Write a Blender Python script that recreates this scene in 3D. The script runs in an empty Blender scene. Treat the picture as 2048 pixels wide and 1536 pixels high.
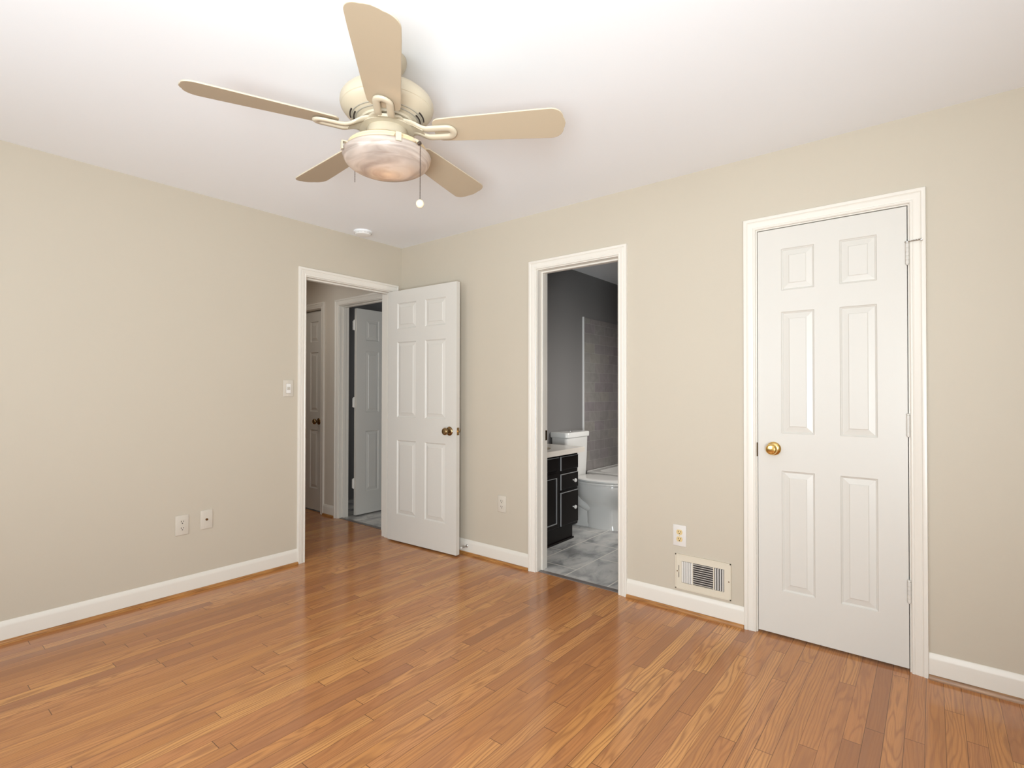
import bpy, bmesh, math, random
from mathutils import Vector, Matrix
random.seed(7)
PI = math.pi
scn = bpy.context.scene
col = scn.collection

# ------------------------------------------------------------------ camera
cd = bpy.data.cameras.new('camera')
cam = bpy.data.objects.new('camera', cd); col.objects.link(cam)
YAW, PITCH, ROLL = 0.67526, 0.01034, 0.00162
fw = Vector((-math.sin(YAW) * math.cos(PITCH), math.cos(YAW) * math.cos(PITCH), math.sin(PITCH)))
rt = Vector((math.cos(YAW), math.sin(YAW), 0)); up = rt.cross(fw)
r2 = rt * math.cos(ROLL) + up * math.sin(ROLL); u2 = -rt * math.sin(ROLL) + up * math.cos(ROLL)
cam.matrix_world = Matrix(((r2.x, u2.x, -fw.x, 3.52076), (r2.y, u2.y, -fw.y, -2.89094),
                           (r2.z, u2.z, -fw.z, 1.22462), (0, 0, 0, 1)))
cd.sensor_width = 36; cd.lens = 36 * 1048.95 / 2048; cd.shift_y = 3.99 / 2048
cd.clip_start = 0.02
scn.camera = cam

# ------------------------------------------------------------------ light
w = bpy.data.worlds.new('sky'); scn.world = w; w.use_nodes = True
w.node_tree.nodes['Background'].inputs[0].default_value = (.75, .87, 1, 1)
w.node_tree.nodes['Background'].inputs[1].default_value = 1.0


def area(name, loc, target, sx, sy, power, color=(1, 1, 1)):
    l = bpy.data.lights.new(name, 'AREA'); l.shape = 'RECTANGLE'; l.size = sx; l.size_y = sy
    l.energy = power; l.color = color
    o = bpy.data.objects.new(name, l); col.objects.link(o); o.location = loc
    o.rotation_euler = (Vector(target) - Vector(loc)).to_track_quat('-Z', 'Y').to_euler()
    return o


area('daylight_back_window', (1.7, -4.19, 1.45), (2.2, -1.0, 1.25), 1.6, 1.2, 29, (.84, .94, 1))
area('daylight_side_window', (4.39, -2.3, 1.45), (1.5, -2.1, 2.2), 1.4, 1.2, 5, (.84, .94, 1))
area('ceiling_fill', (4.05, -3.9, .85), (.9, -.05, 2.65), .9, .9, 55, (.87, .95, 1)).data.spread = math.radians(104)  # unseen fill added behind the camera to brighten the ceiling
fl = bpy.data.lights.new('photo_flash', 'POINT'); fl.energy = 50; fl.shadow_soft_size = .14; fl.color = (.90, .96, 1)
fo = bpy.data.objects.new('photo_flash', fl); col.objects.link(fo); fo.location = (3.72, -3.0, 1.62)
# unseen fill lights added to brighten the bathroom, hall bathroom and hallway
area('bathroom_fill', (2.28, 1.35, 1.35), (.95, 1.4, .5), .7, .8, 17, (1, .96, .92)).data.spread = math.radians(125)
area('hall_bathroom_fill', (-.45, 1.9, 1.5), (-1.2, .5, 1.0), .5, .6, 3.5, (.98, .99, 1))
area('hallway_fill', (-1.1, -.75, 2.42), (-1.1, -.75, 0), .3, .3, 4.0, (1, .93, .84))

scn.view_settings.view_transform = 'Standard'; scn.view_settings.look = 'None'
scn.view_settings.gamma = 1; scn.view_settings.use_curve_mapping = False
scn.view_settings.exposure = 0.0
scn.cycles.max_bounces = 10; scn.cycles.diffuse_bounces = 7
scn.cycles.sample_clamp_indirect = 4
try:
    scn.cycles.use_denoising = True
except Exception:
    pass


# ------------------------------------------------------------------ materials
class NT:
    def __init__(s, name):
        s.m = bpy.data.materials.new(name); s.m.use_nodes = True
        s.t = s.m.node_tree; s.b = s.t.nodes['Principled BSDF']; s.out = s.t.nodes['Material Output']

    def n(s, typ, **k):
        x = s.t.nodes.new(typ)
        for a, v in k.items(): setattr(x, a, v)
        return x

    def set(s, inp, v):
        if isinstance(v, bpy.types.NodeSocket): s.t.links.new(v, inp)
        else: inp.default_value = v

    def math(s, op, a, b=0.0, c=None, clamp=False):
        x = s.n('ShaderNodeMath', operation=op); x.use_clamp = clamp
        s.set(x.inputs[0], a); s.set(x.inputs[1], b)
        if c is not None: s.set(x.inputs[2], c)
        return x.outputs[0]

    def mix(s, f, a, b, mode='MIX'):
        x = s.n('ShaderNodeMix', data_type='RGBA', blend_type=mode)
        s.set(x.inputs[0], f); s.set(x.inputs[6], a); s.set(x.inputs[7], b)
        return x.outputs[2]

    def ramp(s, f, stops):
        x = s.n('ShaderNodeValToRGB'); e = x.color_ramp.elements
        while len(e) < len(stops): e.new(.5)
        for i, (p, c) in enumerate(stops): e[i].position = p; e[i].color = (*c, 1)
        s.set(x.inputs[0], f); return x.outputs[0]

    def xyz(s):
        tc = s.n('ShaderNodeTexCoord'); sp = s.n('ShaderNodeSeparateXYZ')
        s.t.links.new(tc.outputs['Object'], sp.inputs[0]); return tc.outputs['Object'], sp.outputs

    def comb(s, x, y, z):
        c = s.n('ShaderNodeCombineXYZ')
        for i, v in enumerate((x, y, z)): s.set(c.inputs[i], v)
        return c.outputs[0]

    def noise(s, vec, scale, detail=2, dist=0):
        x = s.n('ShaderNodeTexNoise'); x.inputs['Scale'].default_value = scale
        x.inputs['Detail'].default_value = detail; x.inputs['Distortion'].default_value = dist
        s.set(x.inputs['Vector'], vec); return x.outputs['Fac']

    def bump(s, h, strength, dist=.001):
        x = s.n('ShaderNodeBump'); x.inputs['Strength'].default_value = strength
        x.inputs['Distance'].default_value = dist; s.set(x.inputs['Height'], h)
        s.t.links.new(x.outputs[0], s.b.inputs['Normal'])

    def fin(s, color=None, rough=None, metal=None, spec=None):
        for k, v in (('Base Color', color), ('Roughness', rough), ('Metallic', metal), ('Specular IOR Level', spec)):
            if v is not None: s.set(s.b.inputs[k], v if not isinstance(v, tuple) else (*v[:3], 1))
        return s.m


def plain(name, color, rough=.5, metal=0, spec=.5, bump=0, bscale=200, var=.03):
    t = NT(name); v, _ = t.xyz()
    n = t.noise(v, 3.0, 3)
    c = t.mix(t.math('MULTIPLY', n, var * 2), (*color, 1), tuple(x * .7 for x in color) + (1,))
    if bump: t.bump(t.noise(v, bscale, 2), bump)
    return t.fin(c, rough, metal, spec)


M_WALL = plain('wall_paint_beige', (.535, .478, .388), .55, spec=.35, bump=.12, bscale=140)
M_HALLW = plain('hall_wall_paint', (.60, .54, .46), .6, spec=.3, bump=.1)
M_CEIL = plain('ceiling_paint_white', (.86, .88, .90), .8, spec=.2, bump=.1, bscale=120)
M_TRIM = plain('trim_paint_offwhite', (.74, .70, .63), .32, bump=.05, bscale=90)
M_DOOR = plain('door_paint_white', (.64, .615, .565), .36, bump=.06, bscale=160)
M_BATH = plain('bathroom_paint_grey', (.185, .178, .172), .6, spec=.3, bump=.1)
M_PLATE = plain('ivory_plastic', (.60, .55, .47), .35)
M_WPLATE = plain('white_plastic', (.68, .65, .61), .35)
M_IVORY = plain('aged_ivory_plastic', (.68, .52, .26), .35)
M_SLOT = plain('dark_slot', (.03, .022, .018), .6)
M_GREY = plain('grey_slot', (.34, .33, .31), .6)
M_BRASS = plain('polished_brass', (.80, .55, .20), .16, 1)
M_ABRASS = plain('antique_brass', (.30, .20, .10), .25, 1)
M_STEEL = plain('steel', (.6, .58, .55), .3, 1)
M_CHROME = plain('chrome', (.8, .8, .8), .1, 1)
M_PORC = plain('white_porcelain', (.72, .71, .68), .1)
M_SINK = plain('cream_cultured_marble', (.70, .60, .44), .15)
M_COUNT = plain('counter_offwhite', (.74, .68, .60), .18)
M_BLACK = plain('black_cabinet_paint', (.007, .005, .0045), .3, spec=.22, var=.2)
M_EDGE = plain('painted_edge_glint', (.30, .30, .30), .3)
M_VENT = plain('vent_cream_paint', (.66, .60, .485), .4)
M_VENTW = plain('vent_white_louvre', (.78, .76, .72), .4)
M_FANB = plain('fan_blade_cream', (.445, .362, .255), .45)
M_FANM = plain('fan_metal_cream', (.52, .45, .335), .35, bump=.15, bscale=500)
M_PAN = plain('fan_pan_warm_cream', (.62, .50, .31), .35)
M_CHAIN = plain('dark_bead_chain', (.14, .11, .09), .35, .8)
M_SHOE0 = None


def wood_floor():
    t = NT('oak_strip_floor'); v, o = t.xyz(); X, Y = o[0], o[1]
    W = .0572
    xs = t.math('DIVIDE', t.math('ADD', X, 6.0), W)
    row = t.math('FLOOR', xs); fx = t.math('FRACT', xs)
    wn = t.n('ShaderNodeTexWhiteNoise', noise_dimensions='1D'); t.set(wn.inputs['W'], row)
    rv = wn.outputs['Value']
    ww = t.math('ADD', t.math('MULTIPLY', Y, 1.15), t.math('MULTIPLY', rv, 971.0))
    vo = t.n('ShaderNodeTexVoronoi', voronoi_dimensions='1D', feature='F1'); t.set(vo.inputs['W'], ww)
    vo.inputs['Scale'].default_value = 1
    ve = t.n('ShaderNodeTexVoronoi', voronoi_dimensions='1D', feature='DISTANCE_TO_EDGE'); t.set(ve.inputs['W'], ww)
    ve.inputs['Scale'].default_value = 1
    sc = t.n('ShaderNodeSeparateColor'); t.t.links.new(vo.outputs['Color'], sc.inputs[0])
    R, G, B = sc.outputs
    base = t.ramp(R, [(0, (.33, .140, .058)), (.14, (.42, .178, .064)), (.40, (.49, .212, .068)), (.7, (.55, .248, .080)), (1, (.66, .33, .108))])
    # hue drift per board
    base = t.mix(t.math('MULTIPLY', G, .35), base, (.52, .22, .10, 1))
    # fine pores
    pv = t.comb(t.math('MULTIPLY', X, 300), t.math('ADD', t.math('MULTIPLY', Y, 9), t.math('MULTIPLY', G, 60)), t.math('MULTIPLY', B, 40))
    pore = t.noise(pv, 1.0, 4)
    pore = t.math('MULTIPLY', t.math('SUBTRACT', pore, .50, clamp=True), 5.0, clamp=True)
    # growth rings: nearly straight on quartered boards, looping on flat-sawn ones
    cv = t.comb(t.math('MULTIPLY', X, 13), t.math('ADD', t.math('MULTIPLY', Y, 1.5), t.math('MULTIPLY', G, 33)), t.math('MULTIPLY', B, 71))
    cn = t.noise(cv, 1.0, 2)
    ph = t.math('ADD', t.math('MULTIPLY', cn, t.math('ADD', 40.0, t.math('MULTIPLY', G, 45))), t.math('MULTIPLY', X, t.math('MULTIPLY', t.math('GREATER_THAN', B, .45), 520.0)))
    ring = t.math('MULTIPLY', t.math('ADD', t.math('SINE', ph), 1.0), .5)
    ring = t.math('POWER', ring, 2.6)
    ring = t.math('MULTIPLY', ring, t.math('ADD', .45, t.math('MULTIPLY', t.noise(pv, .6, 2), 1.0)))
    # broad streaks
    sv = t.comb(t.math('MULTIPLY', X, 48), t.math('ADD', t.math('MULTIPLY', Y, 1.5), t.math('MULTIPLY', B, 50)), G)
    st = t.math('MULTIPLY', t.math('SUBTRACT', t.noise(sv, 1.0, 4), .47, clamp=True), 4.5, clamp=True)
    c = t.mix(t.math('MULTIPLY', pore, .36), base, (.27, .115, .045, 1))
    c = t.mix(t.math('MULTIPLY', ring, t.math('ADD', .32, t.math('MULTIPLY', R, .38))), c, (.27, .11, .045, 1))
    c = t.mix(t.math('MULTIPLY', st, .50), c, (.31, .135, .062, 1))
    # sparse knots and worn marks
    kn = t.noise(t.comb(t.math('MULTIPLY', X, 16), t.math('MULTIPLY', Y, 5), 3.3), 1.0, 2)
    c = t.mix(t.math('MULTIPLY', t.math('SUBTRACT', kn, .72, clamp=True), 5.0, clamp=True), c, (.16, .06, .03, 1))
    e1 = t.math('MULTIPLY', t.math('MINIMUM', fx, t.math('SUBTRACT', 1.0, fx)), W)
    e2 = t.math('DIVIDE', ve.outputs['Distance'], 1.15)
    # some seams are open and dark, most are tight
    seam = t.math('ADD', .0004, t.math('MULTIPLY', rv, .0008))
    gap = t.math('MAXIMUM', t.math('LESS_THAN', e1, seam), t.math('LESS_THAN', e2, .0013))
    c = t.mix(t.math('MULTIPLY', gap, .85), c, (.10, .045, .02, 1))
    big = t.noise(v, 1.3, 3, .6)
    scr = t.noise(t.comb(t.math('MULTIPLY', X, 5), t.math('MULTIPLY', Y, 60), 0), 1.0, 3)
    rough = t.math('ADD', .13, t.math('MULTIPLY', t.math('SUBTRACT', big, .42, clamp=True), .35))
    rough = t.math('ADD', rough, t.math('MULTIPLY', scr, .03))
    h = t.math('ADD', t.math('MULTIPLY', gap, -1.0), t.math('MULTIPLY', pore, -.15))
    cup = t.math('MULTIPLY', t.math('SINE', t.math('MULTIPLY', fx, PI)), .35)
    h = t.math('ADD', h, cup)
    t.bump(h, .28, .0006)
    return t.fin(c, rough, 0, .5)


def shoe_wood():
    t = NT('stained_shoe_moulding_wood'); v, o = t.xyz()
    n = t.noise(t.comb(t.math('MULTIPLY', o[0], 8), t.math('MULTIPLY', o[1], 8), t.math('MULTIPLY', o[2], 200)), 1.0, 3)
    c = t.ramp(n, [(.3, (.22, .085, .02)), (.6, (.42, .19, .05)), (.8, (.50, .25, .08))])
    return t.fin(c, .3)


def tile_floor():
    t = NT('grey_marble_floor_tile'); v, o = t.xyz()
    a = t.noise(t.comb(t.math('MULTIPLY', o[0], 8), t.math('MULTIPLY', o[1], 4.5), 0), 1.0, 7, .7)
    b = t.noise(v, 14, 5, .8)
    c = t.ramp(a, [(.3, (.24, .245, .24)), (.43, (.42, .42, .41)), (.55, (.58, .57, .55)), (.75, (.70, .68, .64))])
    c = t.mix(t.math('MULTIPLY', t.math('SUBTRACT', b, .58, clamp=True), 3, clamp=True), c, (.24, .23, .22, 1))
    br = t.n('ShaderNodeTexBrick'); br.offset = .5
    br.inputs['Scale'].default_value = 1; br.inputs['Brick Width'].default_value = .61
    br.inputs['Row Height'].default_value = .3175; br.inputs['Mortar Size'].default_value = .005
    br.inputs['Color1'].default_value = (0, 0, 0, 1); br.inputs['Color2'].default_value = (0, 0, 0, 1)
    br.inputs['Mortar'].default_value = (1, 1, 1, 1)
    t.set(br.inputs['Vector'], t.comb(t.math('ADD', o[1], -.52), t.math('ADD', o[0], -1.29), 0))
    c = t.mix(br.outputs['Color'], c, (.80, .77, .70, 1))
    return t.fin(c, .22)


def tile_wall():
    t = NT('slate_grey_shower_tile'); v, o = t.xyz()
    br = t.n('ShaderNodeTexBrick'); br.offset = .5
    br.inputs['Scale'].default_value = 1; br.inputs['Brick Width'].default_value = .205
    br.inputs['Row Height'].default_value = .1015; br.inputs['Mortar Size'].default_value = .0016
    br.inputs['Color1'].default_value = (0, 0, 0, 1); br.inputs['Color2'].default_value = (1, 1, 1, 1)
    br.inputs['Mortar'].default_value = (.5, .5, .5, 1); br.inputs['Mortar Smooth'].default_value = .2
    t.set(br.inputs['Vector'], t.comb(t.math('ADD', t.math('ADD', o[0], o[1]), .05), t.math('ADD', o[2], .0), 0))
    c = t.ramp(br.outputs['Color'], [(0, (.25, .215, .225)), (.35, (.31, .30, .275)), (.65, (.28, .245, .255)), (1, (.34, .325, .28))])
    n = t.noise(v, 7, 5, 1.5)
    c = t.mix(t.math('MULTIPLY', n, .7), c, (.15, .135, .125, 1))
    c = t.mix(br.outputs['Fac'], c, (.33, .32, .30, 1))
    return t.fin(c, .25)


def bowl_glass():
    t = NT('alabaster_swirl_glass'); v, o = t.xyz()
    n1 = t.noise(t.comb(t.math('MULTIPLY', o[0], 5), t.math('MULTIPLY', o[1], 5), t.math('MULTIPLY', o[2], 50)), 1.0, 3, .8)
    c = t.ramp(n1, [(.34, (.36, .31, .275)), (.5, (.48, .43, .39)), (.64, (.60, .56, .52))])
    t.fin(c, .12)
    tr = t.n('ShaderNodeBsdfTranslucent'); t.t.links.new(c, tr.inputs[0])
    mx = t.n('ShaderNodeMixShader'); mx.inputs[0].default_value = .35
    t.t.links.new(t.b.outputs[0], mx.inputs[1]); t.t.links.new(tr.outputs[0], mx.inputs[2])
    t.t.links.new(mx.outputs[0], t.out.inputs[0])
    return t.m


M_FLOOR = wood_floor(); M_SHOE = shoe_wood(); M_TFL = tile_floor(); M_TWA = tile_wall(); M_BOWL = bowl_glass()
M_BULB = NT('lit_bulb').fin((.9, .8, .6), .4)
M_BULB.node_tree.nodes['Principled BSDF'].inputs['Emission Color'].default_value = (1, .72, .38, 1)
M_BULB.node_tree.nodes['Principled BSDF'].inputs['Emission Strength'].default_value = 8


# ------------------------------------------------------------------ mesh helpers
class MB:
    def __init__(s, xf=None):
        s.bm = bmesh.new(); s.xf = xf or Matrix.Identity(4)

    def v(s, p): return s.bm.verts.new(s.xf @ Vector(p))

    def face(s, vs):
        try: return s.bm.faces.new(vs)
        except ValueError: return None

    def box(s, a, b, bev=0, seg=2):
        t = bmesh.new(); x0, y0, z0 = a; x1, y1, z1 = b
        P = [t.verts.new((x, y, z)) for z in (z0, z1) for y in (y0, y1) for x in (x0, x1)]
        for f in ((0, 2, 3, 1), (4, 5, 7, 6), (0, 1, 5, 4), (2, 6, 7, 3), (0, 4, 6, 2), (1, 3, 7, 5)): t.faces.new([P[i] for i in f])
        if bev: bmesh.ops.bevel(t, geom=t.edges[:], offset=bev, segments=seg, profile=.5, affect='EDGES')
        s.merge(t); return s

    def merge(s, t, m=None):
        m = s.xf @ (m or Matrix.Identity(4)); mp = {}
        for v in t.verts: mp[v] = s.bm.verts.new(m @ v.co)
        for f in t.faces: s.face([mp[v] for v in f.verts])
        t.free()

    def lathe(s, prof, n=32, m=None, cap=True):
        """prof: (r,h) list; spun about local +Z of m"""
        t = bmesh.new(); rings = []
        for r, h in prof:
            if r < 1e-6: rings.append([t.verts.new((0, 0, h))])
            else: rings.append([t.verts.new((r * math.cos(2 * PI * i / n), r * math.sin(2 * PI * i / n), h)) for i in range(n)])
        for A, B in zip(rings, rings[1:]):
            for i in range(n):
                j = (i + 1) % n
                q = [A[i % len(A)], A[j % len(A)], B[j % len(B)], B[i % len(B)]]
                q = list(dict.fromkeys(q))
                if len(q) > 2: t.faces.new(q)
        if cap:
            for R_ in (rings[0], rings[-1]):
                if len(R_) > 2: t.faces.new(R_)
        s.merge(t, m); return s

    def sweep(s, path, section, closed=False, ups=None, caps=True):
        """section: (a,b) points; a across, b along up"""
        n = len(path); rings = []
        for i, p in enumerate(path):
            p = Vector(p)
            a = Vector(path[(i - 1) % n] if (closed or i > 0) else path[i])
            b = Vector(path[(i + 1) % n] if (closed or i < n - 1) else path[i])
            t = (b - a).normalized(); u = Vector(ups[i]) if ups else Vector((0, 0, 1))
            if abs(t.dot(u)) > .98: u = Vector((1, 0, 0))
            sd = t.cross(u).normalized(); uu = sd.cross(t).normalized()
            sec = section(i) if callable(section) else section
            rings.append([s.v(p + sd * x + uu * y) for x, y in sec])
        k = len(rings[0]); m_ = n if closed else n - 1
        for i in range(m_):
            A, B = rings[i], rings[(i + 1) % n]
            for j in range(k): s.face([A[j], A[(j + 1) % k], B[(j + 1) % k], B[j]])
        if not closed and caps: s.face(rings[0]); s.face(rings[-1])
        return s

    def tube(s, path, r, n=10, closed=False):
        return s.sweep(path, [(r * math.cos(2 * PI * i / n), r * math.sin(2 * PI * i / n)) for i in range(n)], closed)

    def loft(s, rings, cap0=True, cap1=True):
        R_ = [[s.v(p) for p in r] for r in rings]; k = len(R_[0])
        for A, B in zip(R_, R_[1:]):
            for j in range(k): s.face([A[j], A[(j + 1) % k], B[(j + 1) % k], B[j]])
        if cap0: s.face(R_[0])
        if cap1: s.face(R_[-1])
        return s

    def prism(s, pts, z0, z1):
        """closed polygon in local xy extruded z0..z1"""
        A = [s.v((x, y, z0)) for x, y in pts]; B = [s.v((x, y, z1)) for x, y in pts]
        k = len(pts); s.face(A); s.face(B)
        for j in range(k): s.face([A[j], A[(j + 1) % k], B[(j + 1) % k], B[j]])
        return s

    def build(s, name, mat, parent=None, smooth=None):
        bmesh.ops.recalc_face_normals(s.bm, faces=s.bm.faces[:])
        me = bpy.data.meshes.new(name); s.bm.to_mesh(me); s.bm.free(); me.materials.append(mat)
        o = bpy.data.objects.new(name, me); col.objects.link(o)
        if parent: o.parent = parent
        if smooth is not None:
            me.polygons.foreach_set('use_smooth', [True] * len(me.polygons))
            try: me.set_sharp_from_angle(angle=math.radians(smooth))
            except Exception: pass
        return o


def tag(o, label=None, cat=None, group=None, kind=None):
    if label: o['label'] = label
    if cat: o['category'] = cat
    if group: o['group'] = group
    if kind: o['kind'] = kind
    return o


def thing(name, loc, rz=0, label=None, cat=None, group=None, kind=None):
    o = bpy.data.objects.new(name, None); col.objects.link(o); o.empty_display_size = .05
    o.location = loc; o.rotation_euler = (0, 0, rz)
    return tag(o, label, cat, group, kind)


RX90 = Matrix.Rotation(PI / 2, 4, 'X')      # local +Z of lathe -> -Y (out of the wall)


def outY(x, z, y=0): return Matrix.Translation((x, y, z)) @ RX90


# ------------------------------------------------------------------ room shell
H = 2.44


def boxes(name, mat, lst, label, cat):
    m = MB()
    for a, b in lst: m.box(a, b)
    return tag(m.build(name, mat), label, cat, kind='structure')


boxes('floor', M_FLOOR, [((-3.3, -4.32, -.12), (4.52, .045, 0))], 'oak strip floor of the bedroom and hallway, honey brown boards', 'floor')
boxes('floor_bathroom', M_TFL, [((.61, .045, -.12), (2.42, 2.72, 0))], 'grey marbled tile floor seen through the narrow middle doorway', 'floor')
boxes('floor_hall_bathroom', M_TFL, [((-3.3, .045, -.12), (.60, 2.2, 0))], 'grey tile floor behind the ajar door across the hallway', 'floor')
boxes('ceiling', M_CEIL, [((-3.42, -4.32, H), (4.52, 2.72, H + .1))], 'smooth white painted ceiling', 'ceiling')
HZ = 2.07
boxes('wall_left', M_WALL, [((-.12, -4.2, 0), (0, -.889, H)), ((-.12, -.889, HZ), (0, -.087, H)), ((-.12, -.087, 0), (0, 0, H))],
      'beige painted wall on the left with the hallway doorway', 'wall')
boxes('wall_right', M_WALL, [((-.12, 0, 0), (1.405, .12, H)), ((1.405, 0, HZ), (2.05, .12, H)), ((2.05, 0, 0), (2.80, .12, H)),
                             ((2.80, 0, HZ), (3.46, .12, H)), ((3.46, 0, 0), (4.4, .12, H))],
      'beige painted wall on the right holding the bathroom doorway and white closet door', 'wall')
boxes('wall_back', M_WALL, [((-.12, -4.32, 0), (.85, -4.2, H)), ((2.55, -4.32, 0), (4.4, -4.2, H)), ((.85, -4.32, 0), (2.55, -4.2, .82)),
                            ((.85, -4.32, 2.08), (2.55, -4.2, H))], 'beige wall behind the viewpoint with a window', 'wall')
boxes('wall_side', M_WALL, [((4.4, -4.32, 0), (4.52, -3.05, H)), ((4.4, -1.55, 0), (4.52, .12, H)), ((4.4, -3.05, 0), (4.52, -1.55, .82)),
                            ((4.4, -3.05, 2.08), (4.52, -1.55, H))], 'beige wall outside the frame on the right with a window', 'wall')
boxes('wall_hallway', M_HALLW, [((-3.3, .015, 0), (-1.885, .12, H)), ((-1.885, .015, HZ), (-1.235, .12, H)), ((-1.235, .015, 0), (-.960, .12, H)),
                                ((-.960, .015, HZ), (-.26, .12, H)), ((-.26, .015, 0), (-.12, .12, H))],
      'dim beige hallway wall seen through the left doorway', 'wall')
boxes('wall_hallway_near', M_HALLW, [((-3.3, -1.5, 0), (-.12, -1.38, H))], 'hallway wall hidden beside the left doorway', 'wall')
boxes('wall_hallway_end', M_HALLW, [((-3.42, -1.5, 0), (-3.3, 2.2, H))], 'far end wall of the hallway', 'wall')
boxes('wall_bathroom_left', M_BATH, [((.61, .12, 0), (.73, 2.58, H))], 'dark grey bathroom wall behind the toilet', 'wall')
boxes('wall_bathroom_far', M_BATH, [((.61, 2.58, 0), (2.42, 2.70, H))], 'grey far wall of the bathroom beyond the tub', 'wall')
boxes('wall_bathroom_right', M_BATH, [((2.30, .12, 0), (2.42, 2.58, H))], 'grey bathroom wall hidden behind the doorway', 'wall')
boxes('wall_hall_bathroom', M_BATH, [((-3.3, 2.08, 0), (.60, 2.2, H)), ((-1.75, .12, 0), (-1.63, 2.08, H))], 'grey wall inside the bathroom across the hallway', 'wall')
boxes('wall_closet', M_WALL, [((2.43, .72, 0), (4.4, .84, H)), ((3.9, .12, 0), (4.0, .72, H))], 'inner wall of the closet behind the closed door', 'wall')
boxes('wall_bathroom_tile', M_TWA, [((.73, 1.757, .41), (.742, 2.568, 1.984)), ((.73, 2.568, .41), (2.30, 2.58, 1.984))],
      'grey and mauve stone tile around the bathtub', 'tile wall')
tag(MB().box((.7301, 1.745, .0), (.745, 1.757, 1.99)).build('trim_6', plain('white_tile_edge', (.75, .75, .74), .25)), 'bright metal edge strip on the shower tile', 'tile trim', kind='structure')
tag(MB().box((1.426, .012, -.02), (2.029, .052, .004), .002).build('trim_7', plain('grey_threshold', (.16, .14, .13), .4)),
    'dark grey threshold strip between oak floor and bathroom tile', 'threshold', kind='structure')
tag(MB().box((-.939, .02, -.02), (-.281, .055, .004), .002).build('trim_8', bpy.data.materials['grey_threshold']),
    'threshold strip of the bathroom across the hallway', 'threshold', kind='structure')

# casing + jamb ---------------------------------------------------------------
PROF = [(0, 0), (0, .009), (.004, .012), (.009, .012), (.012, .010), (.018, .0125), (.034, .015), (.038, .0135), (.042, .0175), (.050, .0185), (.056, .0175), (.058, .013), (.058, 0)]


def casing(name, mat, s0, s1, z1, frame, thick, label, stop=None, sides=(True, True), depth_mat=None, strike=None):
    """s0,s1: clear opening; frame: matrix local->world (x along wall, -y out of wall)"""
    m = MB(frame); rev = .006; a, b, zt = s0 - rev, s1 + rev, z1 + rev
    k = len(PROF)
    if sides[0]:
        A = [m.v((a - d, -n, 0)) for d, n in PROF]; B = [m.v((a - d, -n, zt + d)) for d, n in PROF]
        m.face(A)
        for j in range(k): m.face([A[j], A[(j + 1) % k], B[(j + 1) % k], B[j]])
    else: B = [m.v((a - d, -n, zt + d)) for d, n in PROF]; m.face(B)
    C_ = [m.v((b + d, -n, zt + d)) for d, n in PROF]
    for j in range(k): m.face([B[j], B[(j + 1) % k], C_[(j + 1) % k], C_[j]])
    D = [m.v((b + d, -n, 0)) for d, n in PROF]
    for j in range(k): m.face([C_[j], C_[(j + 1) % k], D[(j + 1) % k], D[j]])
    m.face(D)
    o = tag(m.build(name, mat, smooth=25), label, 'door frame', kind='structure')
    j = MB(frame)
    j.box((s0 - .0195, 0.0005, 0), (s0, thick, z1)); j.box((s1, 0.0005, 0), (s1 + .0195, thick, z1)); j.box((s0 - .0195, 0.0005, z1), (s1 + .0195, thick, z1 + .0195))
    j.build('jamb', mat, o)
    if stop:
        y0, y1 = stop; q = MB(frame)
        q.box((s0, y0, 0), (s0 + .011, y1, z1 - .011), .002); q.box((s1 - .011, y0, 0), (s1, y1, z1 - .011), .002); q.box((s0, y0, z1 - .011), (s1, y1, z1), .002)
        q.build('stop_strip', mat, o)
    if strike:
        x, y, z = strike; q = MB(frame); q.box((x - .001, y - .014, z - .035), (x + .0012, y + .014, z + .035), .0004)
        tag(q.build('strike_plate', M_ABRASS, o), 'brass strike plate')
    return o


FR = Matrix.Identity(4)
FL = Matrix.Rotation(PI / 2, 4, 'Z')                  # local x -> +y, local -y -> +x
casing('trim_1', M_TRIM, -.869, -.107, 2.05, FL, .12, 'off-white door casing around the open hallway doorway in the left wall', stop=(.037, .075), strike=(-.869, .012, .92))
casing('trim_2', M_TRIM, 1.425, 2.030, 2.05, FR, .12, 'off-white door casing around the narrow bathroom doorway', stop=(.048, .083), strike=(1.425, .103, .92))
casing('trim_3', M_TRIM, 2.820, 3.4405, 2.05, FR, .12, 'off-white door casing around the closed closet door', stop=(.037, .06), strike=(2.8195, .006, .93))
FH = Matrix.Translation((0, .015, 0))
casing('trim_4', M_TRIM, -.94, -.28, 2.045, FH, .105, 'door casing of the bathroom across the hallway', stop=(.035, .068))
casing('trim_5', M_TRIM, -1.865, -1.255, 2.05, FH, .105, 'door casing of the closed door in the hallway', stop=(.055, .09))

# baseboards + shoe moulding -----------------------------------------------------
BB = [(0, 0), (.0125, 0), (.0125, .082), (.0115, .090), (.008, .097), (.006, .104), (.003, .108), (0, .108)]
SH = [(.0125, 0), (.026, 0), (.0255, .006), (.023, .012), (.019, .017), (.0125, .019)]


def base(name, s0, s1, frame, label, shoe, shoe_label, s0s=None, s1s=None):
    for nm, P, mt, lb, ct, e0, e1 in ((name, BB, M_TRIM, label, 'baseboard', s0, s1), (shoe, SH, M_SHOE, shoe_label, 'shoe moulding', s0s or s0, s1s or s1)):
        m = MB(frame); A = [m.v((e0, -n, z)) for n, z in P]; B = [m.v((e1, -n, z)) for n, z in P]; k = len(P)
        m.face(A); m.face(B)
        for j in range(k): m.face([A[j], A[(j + 1) % k], B[(j + 1) % k], B[j]])
        tag(m.build(nm, mt, smooth=30), lb, ct, kind='structure')


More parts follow.
